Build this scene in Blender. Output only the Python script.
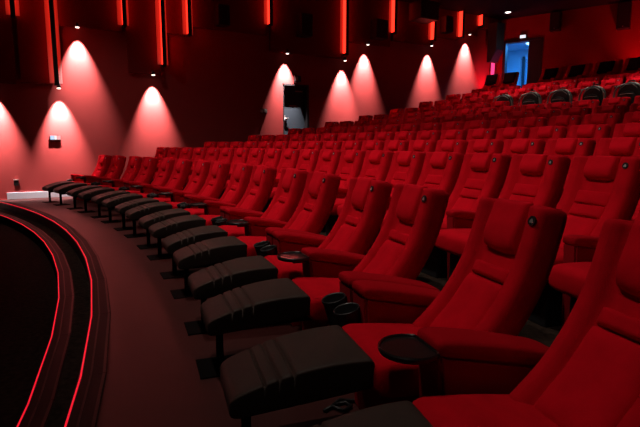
import bpy, bmesh, math, random
from mathutils import Vector, Matrix
random.seed(7)
PI = math.pi
S = bpy.context.scene
for o in list(bpy.data.objects):
    bpy.data.objects.remove(o, do_unlink=True)
COL = S.collection

# ------------------------------------------------------------------ camera, world, exposure
cam = bpy.data.cameras.new('camera')
cam.lens = 28.125; cam.sensor_width = 36.0; cam.clip_start = 0.02
co = bpy.data.objects.new('camera', cam); COL.objects.link(co)
co.location = (0, 0, 1.346)
co.rotation_euler = (math.radians(90 - 7.93), 0, 0)
S.camera = co
W = bpy.data.worlds.new('world'); S.world = W; W.use_nodes = True
W.node_tree.nodes['Background'].inputs[0].default_value = (0.10, 0.012, 0.014, 1)
W.node_tree.nodes['Background'].inputs[1].default_value = 0.02
S.view_settings.view_transform = 'Standard'; S.view_settings.look = 'None'
S.view_settings.gamma = 1.0; S.view_settings.use_curve_mapping = False
S.view_settings.exposure = 0.0

HOUSE_W = 450.0      # base power of ceiling downlights and added spotlights over the seats
WASH_W = 2250.0        # each wall washer
LED_E = 3.2         # red fins

# ------------------------------------------------------------------ geometry of the hall (metres)
CX, CY, R0 = -21.3235, -4.4562, 23.287           # centre of the seating arcs, first row radius
ROW = 1.25                                        # row depth
CZ = 6.22                                         # ceiling
CHH = 1.084
TOPS = [-.262, -.065, .075, .26, .47, .69, .92, 1.17, 1.46, 1.76, 2.02, 2.66]
FZ = [round(1.346 + t - CHH, 3) for t in TOPS]; FZ[0] = 0.0
WM = Vector((-6.958, 12.456)); WA = math.radians(30.5)
WD = Vector((math.cos(WA), math.sin(WA))); WN = Vector((WD.y, -WD.x))      # along side wall / into the room
TC = 16.375                                       # corner with the back wall, along the side wall
B0 = WM + WD * TC; BA = math.radians(-37)
BD = Vector((math.cos(BA), math.sin(BA))); BN = Vector((BD.y, -BD.x))
def wallp(t, off, z): p = WM + WD * t + WN * off; return (p.x, p.y, z)
def pol(r, th): return (CX + r * math.cos(th), CY + r * math.sin(th))
def th_wall(r, gap=0.0):
    a = WM + WN * gap - Vector((CX, CY)); b = a.dot(WD); c = a.dot(a) - r * r
    t = -b + math.sqrt(b * b - c); p = a + WD * t
    return math.atan2(p.y, p.x)

# ------------------------------------------------------------------ materials
def mat(name, col, rough=.6, metal=0., emit=None, es=0., sheen=0., spec=.5, noise=0., nscale=20., bump=0., bscale=200., coat=0.):
    m = bpy.data.materials.new(name); m.use_nodes = True
    nt = m.node_tree; b = nt.nodes['Principled BSDF']
    b.inputs['Base Color'].default_value = (*col, 1)
    b.inputs['Roughness'].default_value = rough; b.inputs['Metallic'].default_value = metal
    b.inputs['Specular IOR Level'].default_value = spec
    if sheen:
        b.inputs['Sheen Weight'].default_value = sheen; b.inputs['Sheen Roughness'].default_value = .4
        b.inputs['Sheen Tint'].default_value = (1, .05, .06, 1)
    if coat: b.inputs['Coat Weight'].default_value = coat
    if emit:
        b.inputs['Emission Color'].default_value = (*emit, 1); b.inputs['Emission Strength'].default_value = es
    if noise or bump:
        tc = nt.nodes.new('ShaderNodeTexCoord')
    if noise:
        n = nt.nodes.new('ShaderNodeTexNoise'); n.inputs['Scale'].default_value = nscale; n.inputs['Detail'].default_value = 6
        nt.links.new(tc.outputs['Object'], n.inputs['Vector'])
        r = nt.nodes.new('ShaderNodeValToRGB')
        r.color_ramp.elements[0].color = (*[c * (1 - noise) for c in col], 1); r.color_ramp.elements[0].position = .3
        r.color_ramp.elements[1].color = (*[min(1, c * (1 + noise)) for c in col], 1); r.color_ramp.elements[1].position = .7
        nt.links.new(n.outputs['Fac'], r.inputs['Fac']); nt.links.new(r.outputs['Color'], b.inputs['Base Color'])
    if bump:
        n2 = nt.nodes.new('ShaderNodeTexNoise'); n2.inputs['Scale'].default_value = bscale; n2.inputs['Detail'].default_value = 3
        nt.links.new(tc.outputs['Object'], n2.inputs['Vector'])
        bp = nt.nodes.new('ShaderNodeBump'); bp.inputs['Strength'].default_value = bump; bp.inputs['Distance'].default_value = .004
        nt.links.new(n2.outputs['Fac'], bp.inputs['Height']); nt.links.new(bp.outputs['Normal'], b.inputs['Normal'])
    return m
M = {}
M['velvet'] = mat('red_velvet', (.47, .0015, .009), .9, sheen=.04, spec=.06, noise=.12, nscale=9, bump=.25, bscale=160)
M['velvet_lit'] = mat('red_velvet_lit', (.51, .0015, .010), .9, sheen=.04, spec=.06, noise=.10, nscale=11, bump=.25, bscale=160)  # same velvet, lighter: light on the back pads put into the colour
M['velvet_shade'] = mat('red_velvet_shade', (.34, .0015, .007), .92, spec=.05, bump=.25, bscale=160)  # same velvet, darker: shade on the armrests put into the colour
M['velvet_dark'] = mat('dark_red_fabric', (.26, .002, .007), .9, spec=.1, bump=.25, bscale=160)
M['leather'] = mat('brown_black_leather', (.034, .0215, .0175), .6, spec=.18, noise=.12, nscale=14, bump=.3, bscale=260)
M['black'] = mat('black_plastic', (.008, .008, .009), .45, spec=.4)
M['gloss'] = mat('black_gloss_tray', (.010, .008, .008), .28, spec=.45)
M['metal'] = mat('black_painted_steel', (.004, .003, .003), .85, spec=.05, metal=.0)
M['silver'] = mat('silver_metal', (.6, .58, .55), .35, metal=.8)
M['wall'] = mat('red_wall_paint', (.29, .034, .033), .75, spec=.25, noise=.04, nscale=3, bump=.1, bscale=90)
M['panel'] = mat('dark_red_wall_panel', (.13, .008, .009), .85, spec=.15, bump=.2, bscale=120)
M['backwall'] = mat('red_back_wall', (.22, .009, .012), .85, spec=.15, bump=.1, bscale=90)
M['ceiling'] = mat('black_ceiling', (.010, .008, .009), .9, spec=.1)
M['trim'] = mat('pale_trim', (.50, .57, .64), .35, spec=.5)
M['vinyl'] = mat('brown_vinyl_floor', (.046, .0088, .0076), .48, spec=.32, noise=.18, nscale=1.5, bump=.1, bscale=60)
M['carpet'] = mat('black_carpet', (.024, .016, .012), .95, spec=.05, noise=.5, nscale=26, bump=.6, bscale=220)
M['nosing'] = mat('nosing_strip', (.016, .007, .006), .6, spec=.12)
M['rib'] = mat('nosing_rib', (.045, .014, .013), .5, spec=.2)
M['led_line'] = mat('red_led_line', (.3, .01, .02), .5, emit=(1, .012, .035), es=.75)
M['led'] = mat('red_led_body', (.5, .02, .02), .5, emit=(1, .022, .010), es=LED_E)
M['added_reflector'] = mat('added_fin_reflector', (.42, .42, .42), .6)
M['lens'] = mat('lit_lens', (1, 1, 1), .3, emit=(1, .80, .70), es=2.2)
M['lens_c'] = mat('lit_downlight', (1, 1, 1), .3, emit=(1, .93, .86), es=3.0)
M['door'] = mat('slate_door', (.030, .045, .060), .5, spec=.4)
M['dark'] = mat('dark_frame', (.012, .012, .014), .5)
M['grille'] = mat('speaker_grille', (.012, .011, .011), .8, bump=.6, bscale=500)
M['speaker_grey'] = mat('grey_speaker', (.10, .085, .07), .7, bump=.5, bscale=400)
M['sign'] = mat('lit_sign', (.9, .95, .95), .4, emit=(.80, .95, 1), es=1.0)
M['sign_b'] = mat('blue_display', (.05, .05, .06), .4, emit=(.35, .62, 1), es=.8)
M['sign_w'] = mat('white_display', (.05, .05, .06), .4, emit=(1, .85, .85), es=.8)
M['sign_r'] = mat('red_display', (.05, .05, .06), .4, emit=(1, .25, .22), es=.8)
M['magenta'] = mat('magenta_glow', (.9, .1, .5), .4, emit=(1, .07, .28), es=.9)
M['lobby'] = mat('lobby_wall', (.40, .55, .65), .35, spec=.6)
M['lobby_lamp'] = mat('blue_lobby_lamp', (.4, .7, 1), .4, emit=(.35, .72, 1), es=3)
M['glass'] = mat('blue_door_panel', (.22, .38, .50), .12, spec=.8)
M['bag'] = mat('black_nylon', (.010, .010, .009), .6, spec=.4, bump=.5, bscale=120)
M['bag_grey'] = mat('grey_webbing', (.22, .22, .19), .6, spec=.3)
M['cover'] = mat('black_seat_cover', (.008, .004, .005), .9, spec=.1, bump=.3, bscale=150)
M['plate'] = mat('pale_lettering', (.55, .30, .28), .6)

# ------------------------------------------------------------------ helpers
def finish(o, parent=None, label=None, cat=None, group=None, kind=None):
    COL.objects.link(o)
    if parent: o.parent = parent
    if label: o['label'] = label
    if cat: o['category'] = cat
    if group: o['group'] = group
    if kind: o['kind'] = kind
    return o
def empty(name, loc, rz, label, cat, group=None):
    o = bpy.data.objects.new(name, None); o.location = loc; o.rotation_euler = (0, 0, rz); o.empty_display_size = .2
    return finish(o, None, label, cat, group)
def me_data(name, verts, faces, m, smooth=True):
    me = bpy.data.meshes.new(name); me.from_pydata([tuple(v) for v in verts], [], faces)
    bm = bmesh.new(); bm.from_mesh(me); bmesh.ops.recalc_face_normals(bm, faces=bm.faces); bm.to_mesh(me); bm.free()
    me.materials.append(m); me.shade_smooth() if smooth else me.shade_flat()
    return me
def bm_data(name, bm, m, smooth=False):
    bmesh.ops.recalc_face_normals(bm, faces=bm.faces)
    me = bpy.data.meshes.new(name); bm.to_mesh(me); bm.free(); me.materials.append(m)
    if smooth: me.shade_smooth()
    return me
def obj(name, me, parent=None, loc=(0, 0, 0), rot=(0, 0, 0), **k):
    o = bpy.data.objects.new(name, me); o.location = loc; o.rotation_euler = rot
    return finish(o, parent, **k)
def box_bm(x0, x1, y0, y1, z0, z1, bev=0., seg=2, bm=None):
    b = bmesh.new(); bmesh.ops.create_cube(b, size=1)
    for v in b.verts:
        v.co = Vector(((x0 + x1) / 2 + v.co.x * (x1 - x0), (y0 + y1) / 2 + v.co.y * (y1 - y0), (z0 + z1) / 2 + v.co.z * (z1 - z0)))
    if bev: bmesh.ops.bevel(b, geom=b.edges[:], offset=bev, segments=seg, affect='EDGES', profile=.6)
    if bm is None: return b
    t = bpy.data.meshes.new('t'); b.to_mesh(t); b.free(); bm.from_mesh(t); bpy.data.meshes.remove(t); return bm
def box(name, d, m, parent=None, bev=0., smooth=False, seg=2, **k):
    return obj(name, bm_data(name, box_bm(*d, bev, seg), m, smooth), parent, **k)
def cyl_bm(r, z0, z1, n=20, r2=None, bm=None, c=(0, 0), cap=True):
    b = bm or bmesh.new(); r2 = r if r2 is None else r2
    lo = [b.verts.new((c[0] + r * math.cos(2 * PI * i / n), c[1] + r * math.sin(2 * PI * i / n), z0)) for i in range(n)]
    hi = [b.verts.new((c[0] + r2 * math.cos(2 * PI * i / n), c[1] + r2 * math.sin(2 * PI * i / n), z1)) for i in range(n)]
    for i in range(n): b.faces.new((lo[i], lo[(i + 1) % n], hi[(i + 1) % n], hi[i]))
    if cap: b.faces.new(lo[::-1]); b.faces.new(hi)
    return b
def loft(name, st, m, n=28, ex=5., smooth=True):
    """stations (y, z centre, half width, half height[, top drop]) lofted along y, superellipse sections"""
    V = []; F = []
    for s in st:
        y, zc, hw, hh = s[:4]; drop = s[4] if len(s) > 4 else 0
        for i in range(n):
            a = 2 * PI * i / n; c, d = math.cos(a), math.sin(a)
            x = hw * math.copysign(abs(c) ** (2 / ex), c); z = hh * math.copysign(abs(d) ** (2 / ex), d)
            if d > .25: z -= drop
            V.append((x, y, zc + z))
    for j in range(len(st) - 1):
        for i in range(n):
            F.append((j * n + i, j * n + (i + 1) % n, (j + 1) * n + (i + 1) % n, (j + 1) * n + i))
    F.append(tuple(range(n))); F.append(tuple((len(st) - 1) * n + i for i in range(n)))
    return me_data(name, V, F, m, smooth)
def tube(name, pts, r, m, n=8):
    V = []; F = []; pts = [Vector(p) for p in pts]
    for j, p in enumerate(pts):
        d = (pts[min(j + 1, len(pts) - 1)] - pts[max(j - 1, 0)]).normalized()
        a = d.orthogonal().normalized() if abs(d.z) > .9 else d.cross(Vector((0, 0, 1))).normalized(); b = d.cross(a)
        for i in range(n):
            q = p + (a * math.cos(2 * PI * i / n) + b * math.sin(2 * PI * i / n)) * r; V.append(q)
    for j in range(len(pts) - 1):
        for i in range(n): F.append((j * n + i, j * n + (i + 1) % n, (j + 1) * n + (i + 1) % n, (j + 1) * n + i))
    F.append(tuple(range(n))); F.append(tuple((len(pts) - 1) * n + i for i in range(n)))
    return me_data(name, V, F, m)

# ------------------------------------------------------------------ setting: floors
TH0 = math.radians(1.0)
def ring(name, r0, r1, z, z_low, m, drop_inner=True):
    """a slab of arc between two radii that ends at the side wall (or the back corner region)"""
    n = 72; V = []; F = []
    for rr, zz in ((r0, z_low), (r0, z), (r1, z), (r1, z_low)):
        te = th_wall(rr, .02)
        for i in range(n + 1):
            th = TH0 + (te - TH0) * i / n; x, y = pol(rr, th)
            # keep behind the back wall line
            d = (Vector((x, y)) - B0).dot(BN)
            if d < .02: q = Vector((x, y)) + BN * (.02 - d); x, y = q.x, q.y
            V.append((x, y, zz))
    for s in range(3):
        for i in range(n): F.append((s * (n + 1) + i, s * (n + 1) + i + 1, (s + 1) * (n + 1) + i + 1, (s + 1) * (n + 1) + i))
    for i in range(n): F.append((3 * (n + 1) + i, 3 * (n + 1) + i + 1, i + 1, i))
    F.append((0, n + 1, 2 * (n + 1), 3 * (n + 1))); F.append((n, 2 * n + 1, 3 * n + 2, 4 * n + 3))
    return obj(name, me_data(name, V, F, m, False), kind='structure')
E1, E2 = 20.90, 21.20
LOW = -.34; TREAD = -.17
ring('floor', 14.0, E1 - .02, LOW, LOW - .15, M['carpet'])
ring('floor_step', E1 - .02, E2 - .02, TREAD, LOW - .15, M['carpet'])
ring('floor_platform', E2 - .02, R0 + .40, 0.0, LOW - .15, M['vinyl'])
for k in range(1, 12):
    r1 = R0 + ROW * (k + 1) - .85 if k < 11 else R0 + ROW * 11 + 2.6
    ring('floor_terrace', R0 + ROW * k - .85, r1, FZ[k], FZ[k - 1] - .3, M['carpet'])

# step nosings: straight metal pieces following the arc, with ribs and a red light line
def nosing(rad, z, who):
    te = th_wall(rad, .06); step = math.radians(3.05); th = te - .001; i = 0
    root = empty('step_nosing', (*pol(rad, math.radians(30)), z), 0, who, 'step edge')
    inv = Vector(root.location)
    while th > math.radians(9):
        t2 = th - step
        a = Vector((*pol(rad, th), z)); b = Vector((*pol(rad, t2), z)); mid = (a + b) / 2; L = (b - a).length
        tm = (th + t2) / 2
        rot = (0, 0, tm + PI / 2)                # local y points to the centre of the arc
        if i == 0:
            nosing.me = bm_data('tread_strip', box_bm(-L / 2 - .002, L / 2 + .002, -.135, .0, .0005, .010, .003), M['nosing'])
            rb = bmesh.new(); box_bm(-L / 2, L / 2, -.128, -.113, .008, .0135, 0, 1, rb); box_bm(-L / 2, L / 2, -.055, -.045, .008, .0135, 0, 1, rb)
            nosing.rb = bm_data('rib', rb, M['rib'])
            nosing.ld = bm_data('light_line', box_bm(-L / 2 - .002, L / 2 + .002, .0, .010, -.004, .0105, .002), M['led_line'])
        loc = mid - inv
        pc = obj('tread_strip', nosing.me, root, loc, rot)
        obj('rib', nosing.rb, pc); obj('light_line', nosing.ld, pc)
        th = t2; i += 1
nosing(E2, 0.0, 'red-lit edge strip along the raised platform in front of the footrests')
nosing(E1, TREAD, 'red-lit edge strip along the lower step, nearest the black carpet')

# ------------------------------------------------------------------ setting: walls, ceiling, doors
def quad_wall(name, fn, rects, m, thick=.12):
    """wall made of rectangles (u0,u1,z0,z1) mapped by fn(u, off, z); real thickness behind the face"""
    bm = bmesh.new()
    for u0, u1, z0, z1 in rects:
        v = [bm.verts.new(fn(u, o, z)) for o in (0, -thick) for (u, z) in ((u0, z0), (u1, z0), (u1, z1), (u0, z1))]
        for f in ((0, 1, 2, 3), (7, 6, 5, 4), (0, 4, 5, 1), (1, 5, 6, 2), (2, 6, 7, 3), (3, 7, 4, 0)): bm.faces.new([v[i] for i in f])
    return obj(name, bm_data(name, bm, m), kind='structure')
def backp(u, off, z): p = B0 + BD * u + BN * off; return (p.x, p.y, z)
D0, D1, DZ0, DZ1 = 6.74, 7.66, .95, 3.20
quad_wall('wall_side', wallp, [(-7, D0, -.6, CZ), (D0, D1, DZ1, CZ), (D0, D1, -.6, DZ0), (D1, TC, -.6, CZ)], M['wall'], .30)
P0, P1, PZ0, PZ1 = .26, 1.62, 2.83, 5.33
quad_wall('wall_back', backp, [(0, P0, -.6, CZ), (P0, P1, PZ1, CZ), (P0, P1, -.6, PZ0), (P1, 16, -.6, CZ)], M['backwall'], .30)
bm = bmesh.new()
pts = [wallp(-7, -.2, CZ), wallp(TC + .1, -.2, CZ), backp(16, -.2, CZ), (16, -6, CZ), (-16, -6, CZ)]
lo = [bm.verts.new(p) for p in pts]; hi = [bm.verts.new((p[0], p[1], CZ + .15)) for p in pts]
bm.faces.new(lo); bm.faces.new(hi[::-1])
for i in range(5): bm.faces.new((lo[i], lo[(i + 1) % 5], hi[(i + 1) % 5], hi[i]))
obj('ceiling', bm_data('ceiling', bm, M['ceiling']), kind='structure')

def wobj(name, d, m, parent=None, bev=0., rz=None, org=None, **k):
    """box in wall coordinates (t0,t1,off0,off1,z0,z1) of the side wall"""
    t0, t1, o0, o1, z0, z1 = d; c = wallp((t0 + t1) / 2, (o0 + o1) / 2, (z0 + z1) / 2)
    me = bm_data(name, box_bm(-(t1 - t0) / 2, (t1 - t0) / 2, -(o1 - o0) / 2, (o1 - o0) / 2, -(z1 - z0) / 2, (z1 - z0) / 2, bev), m)
    if parent is None: return obj(name, me, None, c, (0, 0, WA), **k)
    l = Vector(c) - Vector(parent.location); ca, sa = math.cos(-WA), math.sin(-WA)
    return obj(name, me, parent, (l.x * ca - l.y * sa, l.x * sa + l.y * ca, l.z), (0, 0, 0), **k)
def wroot(name, t, off, z, label, cat, group=None): return empty(name, wallp(t, off, z), WA, label, cat, group)
def bobj(name, d, m, parent, bev=0., **k):
    u0, u1, o0, o1, z0, z1 = d; c = backp((u0 + u1) / 2, (o0 + o1) / 2, (z0 + z1) / 2)
    me = bm_data(name, box_bm(-(u1 - u0) / 2, (u1 - u0) / 2, -(o1 - o0) / 2, (o1 - o0) / 2, -(z1 - z0) / 2, (z1 - z0) / 2, bev), m)
    if parent is None: return obj(name, me, None, c, (0, 0, BA), **k)
    l = Vector(c) - Vector(parent.location); ca, sa = math.cos(-BA), math.sin(-BA)
    return obj(name, me, parent, (l.x * ca - l.y * sa, l.x * sa + l.y * ca, l.z), (0, 0, 0), **k)
# (local -y of wall-mounted roots points into the room: WN = -local y)

# pale baseboards stepping down with the floor
TE2 = -.74; TE1 = -1.06
wobj('baseboard_platform', (TE2, 1.2, 0.0, .03, .005, .17), M['trim'], bev=.006, kind='structure')
wobj('baseboard_step', (-3.2, TE2 - .005, 0.0, .03, TREAD + .005, -.005), M['trim'], bev=.006, kind='structure')

# side door in its recess
d = wroot('door_1', (D0 + D1) / 2, -.2, DZ0, 'slate-grey side door set back in the red wall between light cones', 'door'); d['kind'] = 'structure'
wobj('door_leaf', (D0 + .05, D1 - .07, -.21, -.16, DZ0 + .01, DZ1 - .06), M['door'], d, .004)
wobj('frame_jamb', (D1 - .07, D1 - .002, -.28, .015, DZ0, DZ1), M['dark'], d, .004)
wobj('frame_jamb', (D0 + .002, D0 + .05, -.28, -.02, DZ0, DZ1), M['dark'], d, .004)
wobj('frame_head', (D0 + .05, D1 - .07, -.28, -.0, DZ1 - .06, DZ1), M['dark'], d, .004)
hp = wobj('handle_plate', (D0 + .10, D0 + .15, -.16, -.150, 2.0, 2.24), M['silver'], d, .004)
obj('lever', tube('lever', [(0, -.01, .03), (0, -.05, .03), (.13, -.055, .03)], .011, M['silver']), hp)
wobj('push_bar', (D0 + .10, D0 + .20, -.15, -.11, 2.08, 2.13), M['trim'], d, .008)
wobj('lettering_plate', (D1 - .40, D1 - .14, -.159, -.155, 2.98, 3.02), M['plate'], d)
wobj('lettering_plate', (D0 + .30, D0 + .55, -.159, -.155, 2.52, 2.56), M['plate'], d)

# back doorway: lit blue lobby behind it, one dark leaf closed
d = empty('door_2', backp((P0 + P1) / 2, 0, PZ0), BA, 'back doorway open on a blue-lit lobby behind the last row', 'doorway'); d['kind'] = 'structure'
bobj('frame_jamb', (P0 - .07, P0 + .03, -.30, .03, PZ0, PZ1 + .03), M['dark'], d, .005)
bobj('frame_jamb', (P1 - .03, P1 + .07, -.30, .03, PZ0, PZ1 + .03), M['dark'], d, .005)
bobj('frame_head', (P0 + .03, P1 - .03, -.30, .03, PZ1 - .03, PZ1 + .05), M['dark'], d, .005)
lf = bobj('door_leaf', (P0 + .90, P1 - .035, -.05, -.005, PZ0 + .01, PZ1 - .035), M['dark'], d, .004)
lm = M['lobby']
bobj('lobby_floor', (P0 - .9, P1 + .6, -2.6, -.31, PZ0 - .1, PZ0), lm, d)
bobj('lobby_ceiling', (P0 - .9, P1 + .6, -2.6, -.31, PZ1 + .1, PZ1 + .2), lm, d)
bobj('lobby_wall', (P0 - .9, P1 + .6, -2.7, -2.6, PZ0, PZ1 + .1), lm, d)
bobj('lobby_wall', (P0 - 1.0, P0 - .9, -2.6, -.31, PZ0, PZ1 + .1), lm, d)
bobj('lobby_wall', (P1 + .6, P1 + .7, -2.6, -.31, PZ0, PZ1 + .1), lm, d)
ld = bobj('lobby_door', (P0 + .12, P0 + .80, -2.6, -2.54, PZ0 + .02, PZ0 + 2.2), M['glass'], d, .01)
bobj('lobby_door_frame', (P0 + .0, P0 + .10, -2.6, -2.50, PZ0, PZ0 + 2.3), M['door'], d, .01)
lb = bobj('lobby_lamp', (P0 + .5, P0 + 1.2, -1.6, -1.1, PZ1 + .06, PZ1 + .10), M['lobby_lamp'], d, .005)
la = bpy.data.lights.new('lobby_light', 'AREA'); la.energy = 75; la.color = (.04, .34, 1); la.size = .7; la.size_y = .5; la.shape = 'RECTANGLE'
lo_ = bpy.data.objects.new('lobby_light', la); lo_.location = backp(P0 + .85, -1.35, PZ1 + .05); lo_.rotation_euler = (0, 0, BA); COL.objects.link(lo_)
# exit sign above it
r = empty('exit_sign', backp(.94, 0, 5.47), BA, 'small white lit exit sign above the blue back doorway', 'sign')
bobj('housing', (.82, 1.06, .0, .05, 5.40, 5.54), M['dark'], r, .006)
bobj('lit_face', (.835, 1.045, .05, .056, 5.415, 5.525), M['sign'], r)

# dark upper cladding panels, each with its own lower edge
PANELS = [(-7, -.36, 2.76), (-.26, .43, 2.80), (.55, 2.07, 4.22), (2.19, 3.03, 3.20), (3.15, 3.74, 4.30), (3.86, 6.17, 4.55),
          (6.29, 8.85, 4.10), (8.97, 10.82, 4.66), (10.94, 12.62, 4.88), (12.74, 14.01, 5.20), (14.13, 15.06, 5.46), (15.18, 16.18, 5.80)]
for a, b, z in PANELS:
    wobj('trim_panel', (a, b, .002, .10, z, CZ - .002), M['panel'], kind='structure', bev=.004)
# red light fins between the panels
FINS = [(-.31, 4.30), (.49, 2.80), (2.13, 4.35), (3.09, 3.44), (3.80, 4.30), (6.23, 4.84), (8.91, 4.24), (10.88, 5.11), (12.68, 5.05), (14.07, 5.30), (15.12, 5.82)]
ORD = ['at the far left over the first wall washer', 'reaching lowest, above the small wall display', 'short one right of the twin light cones', 'long one ending just right of the third light cone',
       'short one right of the third light cone', 'left of the side door', 'long one right of the side door', 'beside the black wall speaker', 'behind the big ceiling speaker', 'second last before the back corner', 'shortest, beside the back corner']
for (t, z), o_ in zip(FINS, ORD):
    r = wroot('light_fin', t, .1, z, 'glowing red vertical wall fin, ' + o_, 'wall light', 'red light fins on the side wall')
    wobj('light_body', (t - .028, t + .028, .107, .30, z + .02, CZ - .004), M['led'], r)
    wobj('added_reflector', (t - .14, t + .14, .101, .106, z + .02, CZ - .004), M['added_reflector'], r)  # added plate, widens the red glow beside each fin
    wobj('front_cover', (t - .05, t + .05, .30, .33, z - .05, CZ - .004), M['black'], r, .004)
    wobj('end_cap', (t - .045, t + .045, .102, .30, z - .04, z + .018), M['black'], r, .004)
# wall washers: small downlights that throw scallops on the red wall
WASH = [(-.84, 2.70, 'at the far left edge'), (.53, 2.70, 'under the lowest red fin'), (1.03, 4.19, 'high over the small wall display'), (2.80, 3.17, 'third from the left'),
        (6.80, 4.07, 'above the side door'), (8.90, 4.03, 'first right of the side door'), (9.80, 4.62, 'second right of the side door'), (12.62, 4.85, 'second last before the corner'), (14.52, 5.44, 'last before the back corner')]
for t, z, o_ in WASH:
    off = .215
    r = wroot('wall_washer', t, off, z, 'tiny wall washer downlight ' + o_ + ', throwing a pale cone', 'spotlight', 'wall washers on the side wall')
    obj('housing', bm_data('housing', cyl_bm(.045, .0, .10), M['black'], True), r)
    obj('lens', bm_data('lens', cyl_bm(.045, -.022, -.0005), M['lens'], True), r)
    box('bracket', (-.012, .012, 0, .10, .04, .09), M['black'], r)
    sp = bpy.data.lights.new('washer_light', 'SPOT'); sp.energy = WASH_W; sp.color = (1, .77, .73); sp.spot_size = math.radians(54); sp.spot_blend = 1.0; sp.shadow_soft_size = .012
    so = bpy.data.objects.new('washer_light', sp); so.location = wallp(t, off, z - .03); COL.objects.link(so)
    so.rotation_euler = (math.radians(13), 0, WA)

# speakers
def wall_speaker(t0, t1, z0, z1, label, dep=.32, m='grille'):
    r = wroot('wall_speaker', (t0 + t1) / 2, .1, z0, label, 'speaker', 'wall speakers')
    wobj('cabinet', (t0, t1, .14, .14 + dep, z0, z1), M['black'], r, .012)
    wobj('grille', (t0 + .02, t1 - .02, .14 + dep, .155 + dep, z0 + .02, z1 - .02), M[m], r, .004)
    wobj('bracket', ((t0 + t1) / 2 - .05, (t0 + t1) / 2 + .05, .10, .14, (z0 + z1) / 2 - .1, (z0 + z1) / 2 + .1), M['metal'], r)
wall_speaker(4.55, 4.90, 4.62, 5.15, 'black speaker on the dark wall between two short red fins, left of the side door')
wall_speaker(7.15, 7.55, 4.60, 5.25, 'black speaker high above the side door')
wall_speaker(9.95, 10.45, 4.82, 5.42, 'black speaker touching the red fin, above the two close light cones')
wall_speaker(13.05, 13.4, 5.35, 5.9, 'black speaker between the last long red fins')
r = empty('ceiling_speaker', wallp(11.75, .9, CZ), WA, 'large black speaker box hanging from the ceiling before the red fin', 'speaker')
wobj('cabinet', (11.25, 12.05, .55, 1.15, 5.46, 6.05), M['black'], r, .02)
wobj('hanger', (11.6, 11.66, .8, .86, 6.05, CZ - .001), M['metal'], r)
wobj('grille', (11.30, 12.0, 1.15, 1.165, 5.5, 6.0), M['grille'], r, .004)
# tall corner speaker with a slanted lower end
r = wroot('corner_speaker', 15.9, .3, 4.5, 'tall black corner speaker with a slanted underside beside the back doorway', 'speaker')
bm = bmesh.new(); prof = [(.12, 5.95), (.55, 5.95), (.55, 4.95), (.30, 4.52), (.12, 4.52)]
vs = [[bm.verts.new((x, -(o - .3), z - 4.5)) for o, z in prof] for x in (-.30, .12)]
bm.faces.new(vs[0]); bm.faces.new(vs[1][::-1])
for i in range(5): bm.faces.new((vs[0][i], vs[0][(i + 1) % 5], vs[1][(i + 1) % 5], vs[1][i]))
obj('cabinet', bm_data('cabinet', bm, M['grille']), r)
box('bracket', (-.14, -.04, .18, .199, .9, 1.2), M['metal'], r)
def back_speaker(u0, u1, z0, z1, label, m='grille', dep=.3, g='speakers on the back wall'):
    r = empty('wall_speaker', backp((u0 + u1) / 2, 0, z0), BA, label, 'speaker', g)
    bobj('cabinet', (u0, u1, .04, .04 + dep, z0, z1), M['black'] if m == 'grille' else M[m], r, .012)
    bobj('grille', (u0 + .02, u1 - .02, .04 + dep, .052 + dep, z0 + .02, z1 - .02), M[m], r, .003)
    bobj('badge', ((u0 + u1) / 2 - .015, (u0 + u1) / 2 + .015, .052 + dep, .058 + dep, z0 + .05, z0 + .08), M['silver'], r)
    bobj('bracket', ((u0 + u1) / 2 - .05, (u0 + u1) / 2 + .05, .0, .04, (z0 + z1) / 2 - .08, (z0 + z1) / 2 + .08), M['metal'], r)
back_speaker(.02, .22, 5.38, 5.95, 'small grey speaker in the back corner left of the exit sign', 'speaker_grey', .15)
back_speaker(1.95, 2.30, 5.50, 6.15, 'black speaker on the back wall right of the blue doorway')
back_speaker(4.12, 4.52, 5.28, 6.15, 'black speaker on the back wall at the upper right')

# small wall items
r = wroot('wall_display', .39, 0, 1.44, 'small blue, white and red lit display on the red wall above the first row end', 'display')
wobj('case', (.265, .515, 0, .030, 1.44, 1.56), M['black'], r, .004)
wobj('screen', (.275, .36, .030, .033, 1.45, 1.55), M['sign_b'], r); wobj('screen', (.365, .42, .030, .033, 1.45, 1.55), M['sign_w'], r); wobj('screen', (.425, .505, .030, .033, 1.45, 1.55), M['sign_r'], r)
r = wroot('wall_socket', -.53, 0, .28, 'small dark wall socket box with a pale top above the baseboard', 'socket')
wobj('box', (-.58, -.48, 0, .035, .34, .46), M['black'], r, .006); wobj('lid', (-.585, -.475, 0, .04, .461, .49), M['silver'], r, .004)
r = wroot('emergency_light', 6.07, 0, 2.25, 'small twin emergency light on the wall left of the side door', 'light')
wobj('case', (5.96, 6.18, 0, .035, 2.27, 2.41), M['black'], r, .006)
for a in (6.0, 6.13): wobj('lamp_head', (a - .045, a + .045, .035, .06, 2.29, 2.38), M['silver'], r, .01)
r = wroot('door_lamp', 7.22, 0, 3.28, 'small grey lamp box above the side door', 'lamp')
wobj('case', (7.11, 7.33, 0, .10, 3.27, 3.45), M['dark'], r, .008); wobj('lens', (7.13, 7.22, .10, .108, 3.30, 3.42), M['silver'], r)
r = wroot('pink_wall_glow', 16.05, 0, 3.9, 'narrow upright strip of pink-lit wall, its light put into a glowing panel, back corner', 'wall light')
wobj('case', (15.92, 16.16, 0, .05, 3.88, 4.62), M['dark'], r, .006); wobj('lit_face', (15.94, 16.14, .05, .056, 3.90, 4.60), M['magenta'], r)  # pink-lit bit of wall, its light put into an emissive face

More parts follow.
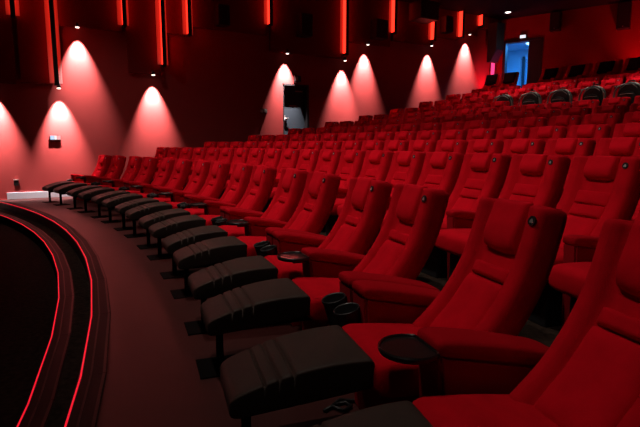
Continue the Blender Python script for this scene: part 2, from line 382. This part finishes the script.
# ceiling downlights
def downlight(x, y, label, watts, size=1.9):
    r = empty('ceiling_downlight', (x, y, CZ), 0, label, 'downlight', 'ceiling downlights')
    obj('rim', bm_data('rim', cyl_bm(.12, -.012, -.001, 24, .13), M['dark'], False), r)
    obj('lens', bm_data('lens', cyl_bm(.10, -.018, -.0125, 24), M['lens_c'], False), r)
    sp = bpy.data.lights.new('downlight_lamp', 'SPOT'); sp.energy = watts; sp.color = (1, .86, .76); sp.spot_size = math.radians(92); sp.spot_blend = 1.0; sp.shadow_soft_size = .12
    so = bpy.data.objects.new('downlight_lamp', sp); so.location = (x, y, CZ - .03); COL.objects.link(so)
downlight(7.02, 19.52, 'small round lit ceiling downlight above the back rows, near the corner', 25)
def spotlight(th, label, watts):  # unseen fixtures, added and aimed to light the front seats
    x, y = pol(20.9, th); tx, ty = pol(R0 + .8, th); z = CZ - .28
    d = Vector((tx - x, ty - y, .8 - z)).normalized(); q = d.to_track_quat('-Z', 'Y').to_euler()
    r = empty('added_spotlight', (x, y, CZ), 0, label, 'spotlight', 'added spotlights over the front floor')
    obj('base', bm_data('base', cyl_bm(.06, -.03, -.001), M['black'], False), r)
    obj('stem', tube('stem', [(0, 0, -.03), (0, 0, -.22)], .012, M['black']), r)
    c = obj('lamp_can', bm_data('lamp_can', cyl_bm(.075, -.09, .11), M['black'], False), r, (0, 0, -.28), q)
    obj('lens', bm_data('lens', cyl_bm(.062, -.098, -.091), M['lens_c'], False), c)
    sp = bpy.data.lights.new('added_spot_lamp', 'SPOT'); sp.energy = watts; sp.color = (1, .84, .73); sp.spot_size = math.radians(80); sp.spot_blend = 1.0; sp.shadow_soft_size = .10
    so = bpy.data.objects.new('added_spot_lamp', sp); so.location = Vector((x, y, z)) + d * .12; so.rotation_euler = q; COL.objects.link(so)
for i, a in enumerate((14, 20, 26, 32, 38, 44)):
    spotlight(math.radians(a), 'added ceiling spotlight aimed at the front row, %s from the right' % ['first', 'second', 'third', 'fourth', 'fifth', 'sixth'][i], HOUSE_W * (.25, .65, 1, 1, .85, .4)[i])
for rr, degs, nm, w in ((26.0, (22, 29, 36), 'over the middle rows', HOUSE_W * .50), (30.5, (28, 35), 'over the upper rows', HOUSE_W * .85), (34.0, (31, 37), 'before the last row', HOUSE_W * 1.7)):
    for i, a in enumerate(degs):
        x, y = pol(rr, math.radians(a))
        downlight(x, y, 'round ceiling downlight %s, %s from the right' % (nm, ['first', 'second', 'third', 'fourth'][i]), w)
# red lamps washing the back wall behind the last row
for u, w_, lab in ((1.95, 9, 'behind the last row beside the doorway'), (3.5, 12, 'behind the third black-covered seat'), (4.9, 95, 'behind the last row near the right frame edge'), (6.1, 130, 'behind the last row, farthest right')):
    r = empty('back_wall_uplight', backp(u, .6, FZ[11]), BA, 'red uplight on the floor ' + lab, 'floor light', 'red uplights at the back wall')
    box('housing', (-.25, .25, -.06, .06, 0, .07), M['black'], r, .006); box('lens', (-.23, .23, -.045, .045, .0705, .078), M['led'], r)
    sp = bpy.data.lights.new('uplight_lamp', 'SPOT'); sp.energy = w_ * 4; sp.color = (1, .03, .05); sp.spot_size = math.radians(84); sp.spot_blend = .9; sp.shadow_soft_size = .08
    so = bpy.data.objects.new('uplight_lamp', sp); so.location = backp(u, .6, FZ[11] + .1); so.rotation_euler = (PI, 0, 0); COL.objects.link(so)

# red uplight in the corner, washing the end of the side wall
r = wroot('corner_uplight', 15.55, .42, FZ[11], 'red uplight on the floor in the back corner by the side wall', 'floor light')
box('housing', (-.2, .2, -.06, .06, 0, .07), M['black'], r, .006); box('lens', (-.18, .18, -.045, .045, .0705, .078), M['led'], r)
sp = bpy.data.lights.new('corner_lamp', 'SPOT'); sp.energy = 260; sp.color = (1, .03, .07); sp.spot_size = math.radians(110); sp.spot_blend = .9; sp.shadow_soft_size = .08
so = bpy.data.objects.new('corner_lamp', sp); so.location = wallp(15.55, .42, FZ[11] + .1); so.rotation_euler = (PI, 0, 0); COL.objects.link(so)

# ------------------------------------------------------------------ seats
PRO = [(.37, .365), (.275, .45), (.195, .535), (.13, .625), (.078, .715), (.040, .80), (.012, .88), (-.008, .95), (-.024, 1.01), (-.037, 1.066)]
def prof(v):
    n = len(PRO) - 1; f = max(0, min(1, v)) * n; i = min(int(f), n - 1); u = f - i
    g = lambda j: Vector(PRO[max(0, min(n, j))])
    a, b, c, d = g(i - 1), g(i), g(i + 1), g(i + 2)
    p = .5 * ((2 * b) + (c - a) * u + (2 * a - 5 * b + 4 * c - d) * u * u + (3 * b - a - 3 * c + d) * u ** 3)
    if v > 1: p = p + Vector((-.012, .07)).normalized() * (v - 1) * .72
    return p
def nrm(v):
    d = prof(min(1, v + .01)) - prof(max(0, v - .01)); d.normalize(); return Vector((d.y, -d.x))   # toward the front
def sstep(x, a, b): t = max(0, min(1, (x - a) / (b - a))); return t * t * (3 - 2 * t)
def back_shell(hw, th, wing=.045, wpos=.165, tap=.10, hump=.012):
    nu, nv = 26, 34; V = []; F = []
    def width(v): return hw * (1 - tap * sstep(v, .90, 1.0) ** 2)
    for side in (0, 1):
        for j in range(nv + 1):
            v = j / nv; p = prof(v); n = nrm(v); w = width(v)
            for i in range(nu + 1):
                s = -1 + 2 * i / nu; s = math.copysign(1 - (1 - abs(s)) ** 1.5, s); x = s * w
                edge = (1 - abs(s) ** 14) ** .5 if abs(s) < 1 else 0
                ve = (1 - max(0, (v - .95) / .05) ** 3) if v > .95 else 1
                if side == 0:
                    off = (wing * sstep(abs(x), wpos - .02, wpos + .025) + .0) * edge * (0.35 + .65 * ve) - (1 - edge) * .022 - (1 - ve) * .03
                else:
                    off = -th * (.45 + .55 * edge) * (.55 + .45 * ve) - .02
                q = p + n * off
                V.append((x, q.x, q.y + (hump * (1 - s * s) * ve if v > .9 else 0)))
    st = (nu + 1) * (nv + 1)
    for side in (0, 1):
        for j in range(nv):
            for i in range(nu):
                a = side * st + j * (nu + 1) + i; F.append((a, a + 1, a + nu + 2, a + nu + 1))
    for j in range(nv):
        for i in (0, nu):
            a = j * (nu + 1) + i; F.append((a, a + nu + 1, st + a + nu + 1, st + a))
    for i in range(nu):
        for j in (0, nv):
            a = j * (nu + 1) + i; F.append((a, a + 1, st + a + 1, st + a))
    return me_data('backrest', V, F, M['velvet'])
def pad(name, x0, x1, v0, v1, t, m, ex=6, nu=14, nv=14, base=-.004, round_low=0., wedge=0., roll=None):
    V = []; F = []
    for side in (0, 1):
        for j in range(nv + 1):
            b = -1 + 2 * j / nv; b = math.copysign(1 - (1 - abs(b)) ** 1.6, b)
            for i in range(nu + 1):
                a = -1 + 2 * i / nu; a = math.copysign(1 - (1 - abs(a)) ** 1.6, a)
                vv0 = v0 + round_low * (a * a * a * a)
                v = (vv0 + v1) / 2 + b * (v1 - vv0) / 2
                f = math.sqrt(max(0, (1 - abs(a) ** ex) * (1 - abs(b) ** (roll if roll and b < 0 else ex))))
                p = prof(v) + nrm(min(v, 1)) * ((t * (1 - wedge * b) * f + .002) if side == 0 else base)
                V.append(((x0 + x1) / 2 + a * (x1 - x0) / 2, p.x, p.y))
    st = (nu + 1) * (nv + 1)
    for side in (0, 1):
        for j in range(nv):
            for i in range(nu):
                q = side * st + j * (nu + 1) + i; F.append((q, q + 1, q + nu + 2, q + nu + 1))
    for j in range(nv):
        for i in (0, nu): q = j * (nu + 1) + i; F.append((q, q + nu + 1, st + q + nu + 1, st + q))
    for i in range(nu):
        for j in (0, nv): q = j * (nu + 1) + i; F.append((q, q + 1, st + q + 1, st + q))
    return me_data(name, V, F, m)
def on_front(x, v, off):
    p = prof(v) + nrm(v) * off; return (x, p.x, p.y)
def badge(parent, x, v, off, r=.021):
    n = nrm(v); ang = math.atan2(n.y, n.x)                       # normal in the y-z plane
    d = obj('number_badge', bm_data('number_badge', cyl_bm(r, 0, .007, 18), M['black'], False), parent, on_front(x, v, off), (ang - PI / 2, 0, 0))
    bm = bmesh.new(); s = r * .48
    pts = [(-s, s * .6), (-s * .5, s), (0, s * .7), (s * .5, s), (s, s * .6), (s * .7, -s * .3), (0, -s), (-s * .7, -s * .3)]
    lo = [bm.verts.new((a, b, .0072)) for a, b in pts]; hi = [bm.verts.new((a, b, .0082)) for a, b in pts]
    bm.faces.new(lo[::-1]); bm.faces.new(hi)
    for i in range(8): bm.faces.new((lo[i], lo[(i + 1) % 8], hi[(i + 1) % 8], hi[i]))
    obj('emblem', bm_data('emblem', bm, M['silver']), d, label='small pale emblem')
    return d
def ends(y0, y1, zc0, zc1, hw, hh, n=14, r=.06, arch=0., crown=None):
    st = []
    for i in range(n + 1):
        u = i / n; y = y0 + (y1 - y0) * (.5 - .5 * math.cos(PI * u)); w = (y - y0) / (y1 - y0)
        e = min(1, (y - y0) / r, (y1 - y) / r); s = math.sqrt(max(0, 1 - (1 - e) ** 2))
        st.append((y, zc0 + (zc1 - zc0) * w + arch * 4 * w * (1 - w), hw * (.80 + .20 * s), hh * (.45 + .55 * s)))
    return st
# shared meshes -----------------------------------------------------------------
ME = {}
ME['back_a'] = back_shell(.25, .10, .055, .148, .06, .004)
ME['lumbar'] = pad('lumbar_pad', -.148, .148, .03, .405, .045, M['velvet_lit'], 5)
ME['mid'] = pad('middle_pad', -.140, .140, .412, .492, .036, M['velvet_lit'], 5)
ME['head_a'] = pad('headrest', -.122, .122, .580, 1.008, .050, M['velvet_lit'], 16, round_low=.02, wedge=.35, roll=3.2)
ME['seat_a'] = loft('seat', ends(.20, .80, .290, .368, .268, .088, 14, .07, .012), M['velvet'], 30, 6)
def arm_pad(hw, y0, y1, z0, z1, hh=.042):
    return loft('arm_pad', ends(y0, y1, z0, z1, hw, hh, 14, .07, .012), M['velvet_shade'], 22, 4)
def arm_panel(hw, y0, y1, zb, z0, z1, bev=.012):
    bm = bmesh.new(); pr = [(y0 + .02, zb), (y1 - .03, zb), (y1, z1), (y0, z0)]
    vs = [[bm.verts.new((x, a, b)) for a, b in pr] for x in (-hw, hw)]
    bm.faces.new(vs[0]); bm.faces.new(vs[1][::-1])
    for i in range(4): bm.faces.new((vs[0][i], vs[0][(i + 1) % 4], vs[1][(i + 1) % 4], vs[1][i]))
    bmesh.ops.recalc_face_normals(bm, faces=bm.faces); bmesh.ops.bevel(bm, geom=bm.edges[:], offset=bev, segments=2, affect='EDGES')
    return bm_data('arm_panel', bm, M['velvet_dark'])
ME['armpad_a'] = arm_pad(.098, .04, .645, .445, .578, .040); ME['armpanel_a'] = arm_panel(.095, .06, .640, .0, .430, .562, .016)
def cup():
    bm = bmesh.new(); n = 22; rings = [(.056, -.22), (.067, -.02), (.073, .0), (.069, .004), (.064, -.004), (.054, -.19), (.0, -.19)]
    prev = None
    for r_, z in rings:
        if r_ == 0: cur = [bm.verts.new((0, 0, z))]
        else: cur = [bm.verts.new((r_ * math.cos(2 * PI * i / n), r_ * math.sin(2 * PI * i / n), z)) for i in range(n)]
        if prev:
            for i in range(n):
                if len(cur) == 1: bm.faces.new((prev[i], prev[(i + 1) % n], cur[0]))
                else: bm.faces.new((prev[i], prev[(i + 1) % n], cur[(i + 1) % n], cur[i]))
        else: bm.faces.new(cur[::-1])
        prev = cur
    return bm_data('cup_holder', bm, M['black'], True)
ME['cup'] = cup()
def tray():
    bm = bmesh.new(); n = 48; prf = [(1.0, -.012), (1.03, -.004), (1.03, .006), (.99, .012), (.95, .008), (.93, .002)]
    def shape(a):      # rounded D, straight edge toward the seat back
        x = .122 * math.cos(a); y = .118 * math.sin(a); return x, max(y, -.075)
    prev = None
    for s, z in prf:
        cur = [bm.verts.new((shape(2 * PI * i / n)[0] * s, shape(2 * PI * i / n)[1] * s, z)) for i in range(n)]
        if prev:
            for i in range(n): bm.faces.new((prev[i], prev[(i + 1) % n], cur[(i + 1) % n], cur[i]))
        else: bm.faces.new(cur[::-1])
        prev = cur
    bm.faces.new(prev); return bm_data('tray', bm, M['gloss'], False)
ME['tray'] = tray()
ME['tray_arm'] = bm_data('tray_arm', box_bm(-.02, .02, -.16, .04, -.05, -.013, .006), M['black'])
def footrest():
    st = []; y0, y1 = .79, 1.395; gro = [1.135, 1.195, 1.255]
    ys = [y0, y0 + .003, y0 + .010, y0 + .022, y0 + .045] + [y0 + .045 + (y1 - .06 - y0 - .045) * i / 22 for i in range(1, 23)] + [y1 - .04, y1 - .018, y1 - .005, y1]
    for g in gro: ys += [g - .009, g - .004, g, g + .004, g + .009]
    for y in sorted(ys):
        w = (y - y0) / (y1 - y0)
        top = .455 + .045 * w - .150 * w * w; bot = .325 - .075 * w + .01 * w * w
        e = min(1, (y - y0) / .025, (y1 - y) / .04); s = math.sqrt(max(0, 1 - (1 - e) ** 2))
        dr = sum(max(0, 1 - abs(y - g) / .009) for g in gro) * .013
        hh = (top - bot) / 2 * (.55 + .45 * s)
        st.append((y, (top + bot) / 2, (.222 - .035 * w) * (.94 + .06 * s), hh, dr))
    return loft('footrest', st, M['leather'], 48, 16)
ME['foot'] = footrest()
ME['leg'] = bm_data('leg', box_bm(-.02, .02, 1.285, 1.325, .008, .285, .004), M['metal'])
ME['plate'] = bm_data('base_plate', box_bm(-.15, .12, 1.16, 1.44, .0, .009, .003), M['metal'])
ME['bar'] = bm_data('support_bar', box_bm(-.02, .02, .70, 1.30, .225, .255, .004), M['metal'])
ME['base_a'] = bm_data('seat_base', box_bm(-.255, .255, .18, .70, .0, .28, .01), M['velvet_dark'])
# standard seat
ME['back_b'] = back_shell(.262, .10, .040, .140, .03, .002)
ME['head_b'] = pad('headrest', -.118, .118, .700, .996, .050, M['velvet_lit'], 16, round_low=.02, wedge=.40, roll=2.6)
ME['low_b'] = pad('lower_pad', -.138, .138, .03, .365, .026, M['velvet_lit'], 5)
ME['mid_b'] = pad('middle_pad', -.138, .138, .370, .467, .024, M['velvet_lit'], 6)
ME['up_b'] = pad('upper_pad', -.138, .138, .472, .590, .022, M['velvet_lit'], 6)
ME['seat_b'] = loft('seat', ends(.26, .76, .36, .385, .262, .085, 14, .08, .012), M['velvet'], 28, 5)
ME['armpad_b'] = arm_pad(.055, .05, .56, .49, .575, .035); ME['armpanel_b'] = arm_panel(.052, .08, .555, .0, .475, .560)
ME['base_b'] = bm_data('seat_base', box_bm(-.22, .22, .22, .60, .0, .30, .01), M['black'])
ME['cover_n'] = pad('black_cover', -.165, .165, .36, .930, .075, M['cover'], 12, nu=12, nv=14)
ME['cover'] = pad('black_cover', -.232, .232, .36, .985, .075, M['cover'], 12, nu=12, nv=14)

def build_arm(root, x, wide, kind):
    ap = obj('armrest', ME['armpanel_a' if wide else 'armpanel_b'], root, (x, 0, 0))
    obj('arm_pad', ME['armpad_a' if wide else 'armpad_b'], ap)
    if kind == 'tray':
        t = obj('tray', ME['tray'], ap, (-.012, .725, .565)); 
        obj('tray_arm', ME['tray_arm'], ap, (-.012, .70, .568))
    if kind == 'cup':
        obj('cup_holder', ME['cup'], ap, (0, .705, .475), (math.radians(-14), 0, 0))
def proto_a(far):
    root = empty('recliner_seat', (0, 0, 0), 0, 'x', 'cinema seat', 'front row recliner seats with footrests')
    obj('seat', ME['seat_a'], root); obj('seat_base', ME['base_a'], root)
    b = obj('backrest', ME['back_a'], root)
    obj('lumbar_pad', ME['lumbar'], b); obj('middle_pad', ME['mid'], b); obj('headrest', ME['head_a'], b)
    badge(root, -.206, .85, .050, .023)
    f = obj('footrest', ME['foot'], root, label='dark leather footrest with stitched grooves')
    obj('leg', ME['leg'], f); obj('base_plate', ME['plate'], f); obj('support_bar', ME['bar'], f)
    if far: build_arm(root, .37, True, 'cup'); build_arm(root, -.3775, True, 'tray')
    else: build_arm(root, -.37, True, 'cup')
    return root
def proto_b(first, cover=None):
    root = empty('cinema_seat', (0, 0, 0), 0, 'x', 'cinema seat', 'x')
    obj('seat', ME['seat_b'], root); obj('seat_base', ME['base_b'], root)
    b = obj('backrest', ME['back_b'], root)
    if cover: obj('back_cover', ME[cover], b, label='black cover on the red backrest')
    else:
        obj('lower_pad', ME['low_b'], b); obj('middle_pad', ME['mid_b'], b); obj('upper_pad', ME['up_b'], b); obj('headrest', ME['head_b'], b)
        badge(root, -.200, .87, .036, .021)
    build_arm(root, -.3175, False, '')
    if first: build_arm(root, .3175, False, '')
    return root
def copy_tree(o, parent=None):
    c = o.copy(); COL.objects.link(c)
    if parent: c.parent = parent
    for ch in list(o.children): copy_tree(ch, c)
    return c
used = {}
def place(proto, th, r, z, label, group, sc=1.0):
    o = copy_tree(proto) if used.get(proto.name) else proto
    used[proto.name] = True
    x, y = pol(r, th); o.location = (x, y, z); o.rotation_euler = (0, 0, th + PI / 2)
    o['label'] = label; o['group'] = group
    if sc != 1: o.scale = (sc, sc, 1)
    return o
NUM = ['first', 'second', 'third', 'fourth', 'fifth', 'sixth', 'seventh', 'eighth', 'ninth', 'tenth', 'eleventh', 'twelfth', 'thirteenth', 'fourteenth', 'fifteenth', 'sixteenth', 'seventeenth', 'eighteenth', 'nineteenth', 'twentieth', 'twenty-first', 'twenty-second']
# make the copies from clean prototypes (children listed before copying)
PF, PN, PB, PB1, PC = proto_a(True), proto_a(False), proto_b(False), proto_b(True), proto_b(False, 'cover')
PCN = proto_b(False, 'cover_n')
WNR, WW = .7554, .9672
th = math.radians(17.19) - .80 / R0
row0 = []
for i in range(16):
    row0.append(th); th += (.80 if i == 0 else WNR if i % 2 == 0 else WW) / R0
for i, th in enumerate(row0):
    far = i % 2 == 1
    near = ['nearest the camera, cut by the right frame edge', 'second from the camera, beside the big black tray'] + [NUM[j] + ' from the camera' for j in range(2, 15)] + ['farthest, beside the left wall']
    place(PF if far else PN, th, R0, 0, 'red velvet front-row recliner with dark footrest, ' + near[i], 'front row recliner seats with footrests')
THMIN = [0, 16.6, 19.0, 21.0, 22.8, 24.6, 26.0, 34.8, 28.6, 29.6, 30.6]
PITCH = .635
bag_th = []
for k in range(1, 11):
    r = R0 + ROW * k; p = PITCH / r * (1.05 if k >= 9 else 1); pr = p
    t = th_wall(r, .95)
    if k == 1: t = math.radians(42.45) + 2 * p
    if k == 8: t = t
    j = 0
    while t > math.radians(THMIN[k] if k != 8 else 36.5):
        lab = 'red velvet cinema seat, %s from the side wall in the %s row' % (NUM[j], NUM[k])
        place(PB1 if j == 0 else PB, t, r, FZ[k], lab, 'seats of the %s row' % NUM[k], 1.05 if k >= 9 else 1)
        t -= p; j += 1
for j, a in enumerate((35.75, 34.25, 32.75, 31.25, 29.75)):
    place(PB, math.radians(a), R0 + ROW * 8, FZ[8], 'wide red seat holding a black backpack, %s of the five from the left' % NUM[j], 'seats of the ninth row', 1.32); bag_th.append(math.radians(a))
for j, a in enumerate((40.96, 39.8, 37.34, 35.93, 34.47, 33.08, 31.75)):
    lab = 'red seat with a black-covered backrest in the last row, %s from the corner' % NUM[j]
    place(PC if j < 2 else PCN, math.radians(a), R0 + ROW * 11, FZ[11], lab, 'black-covered seats of the last row', 1.08 if j < 2 else 1.5)

# ------------------------------------------------------------------ backpacks left on seats of the ninth row
def backpack():
    root = empty('backpack', (0, 0, 0), 0, 'x', 'backpack', 'backpacks on the ninth row')
    def body(name, hw, h, y0, y1, z0, m, ex=4):     # stacked sections along z
        n = 24; V = []; F = []; K = 12
        for j in range(K + 1):
            u = j / K; e = min(1, u / .12); s = math.sqrt(max(0, 1 - (1 - e) ** 2)); tp = math.sqrt(max(0.02, 1 - max(0, (u - .45) / .55) ** 2.6))
            for i in range(n):
                a = 2 * PI * i / n; c, d = math.cos(a), math.sin(a)
                x = hw * tp * (.85 + .15 * s) * math.copysign(abs(c) ** (2 / ex), c)
                y = (y0 + y1) / 2 + (y1 - y0) / 2 * (.6 + .4 * tp) * (.85 + .15 * s) * math.copysign(abs(d) ** (2 / ex), d)
                V.append((x, y, z0 + h * u))
        for j in range(K):
            for i in range(n): F.append((j * n + i, j * n + (i + 1) % n, (j + 1) * n + (i + 1) % n, (j + 1) * n + i))
        F.append(tuple(range(n))); F.append(tuple(K * n + i for i in range(n)))
        return me_data(name, V, F, m)
    b = obj('body', body('body', .23, .52, -.10, .10, 0, M['bag']), root)
    obj('front_pocket', body('front_pocket', .16, .30, .07, .155, .03, M['bag']), root)
    obj('handle', tube('handle', [(-.07, -.03, .49), (-.05, -.03, .545), (0, -.03, .56), (.05, -.03, .545), (.07, -.03, .49)], .012, M['bag']), root)
    for s in (-1, 1):
        obj('strap', tube('strap', [(s * .10, .03, .49), (s * .20, .10, .44), (s * .255, .11, .32), (s * .27, .10, .18), (s * .24, .08, .05)], .018, M['bag_grey']), root)
    obj('zipper', tube('zipper', [(-.19, .075, .30), (-.15, .085, .40), (-.06, .09, .465), (.06, .09, .465), (.15, .085, .40), (.19, .075, .30)], .009, M['bag_grey']), root)
    obj('webbing', tube('webbing', [(-.13, .145, .26), (0, .158, .27), (.13, .145, .26)], .009, M['bag_grey']), root)
    return root
BP = backpack()
want = [35.83, 34.3, 32.8, 31.21, 29.89]
nm = ['leftmost of the five', 'second from the left of the five', 'middle one of the five', 'second from the right of the five', 'rightmost of the five']
done = set()
for i, w in enumerate(want):
    t = min((q for q in bag_th if q not in done), key=lambda q: abs(math.degrees(q) - w)); done.add(t)
    r = R0 + ROW * 8 - .46
    o = BP if i == 0 else copy_tree(BP)
    x, y = pol(r, t); o.location = (x, y, FZ[8] + .475); o.rotation_euler = (0, 0, t + PI / 2)
    o.scale = (1.18, 1.1, 1.08)
    o['label'] = 'black backpack with grey straps on a red seat, ' + nm[i]

# black cable lying under the near footrests
obj('power_cable', tube('power_cable', [(.02, 2.36, .012), (.075, 2.42, .012), (.13, 2.45, .012), (.16, 2.41, .012), (.12, 2.36, .014), (.06, 2.40, .016), (.10, 2.47, .014), (.19, 2.46, .012), (.27, 2.50, .012)], .009, M['black']),
    label='black power cable lying on the floor beside the nearest footrest', cat='cable')
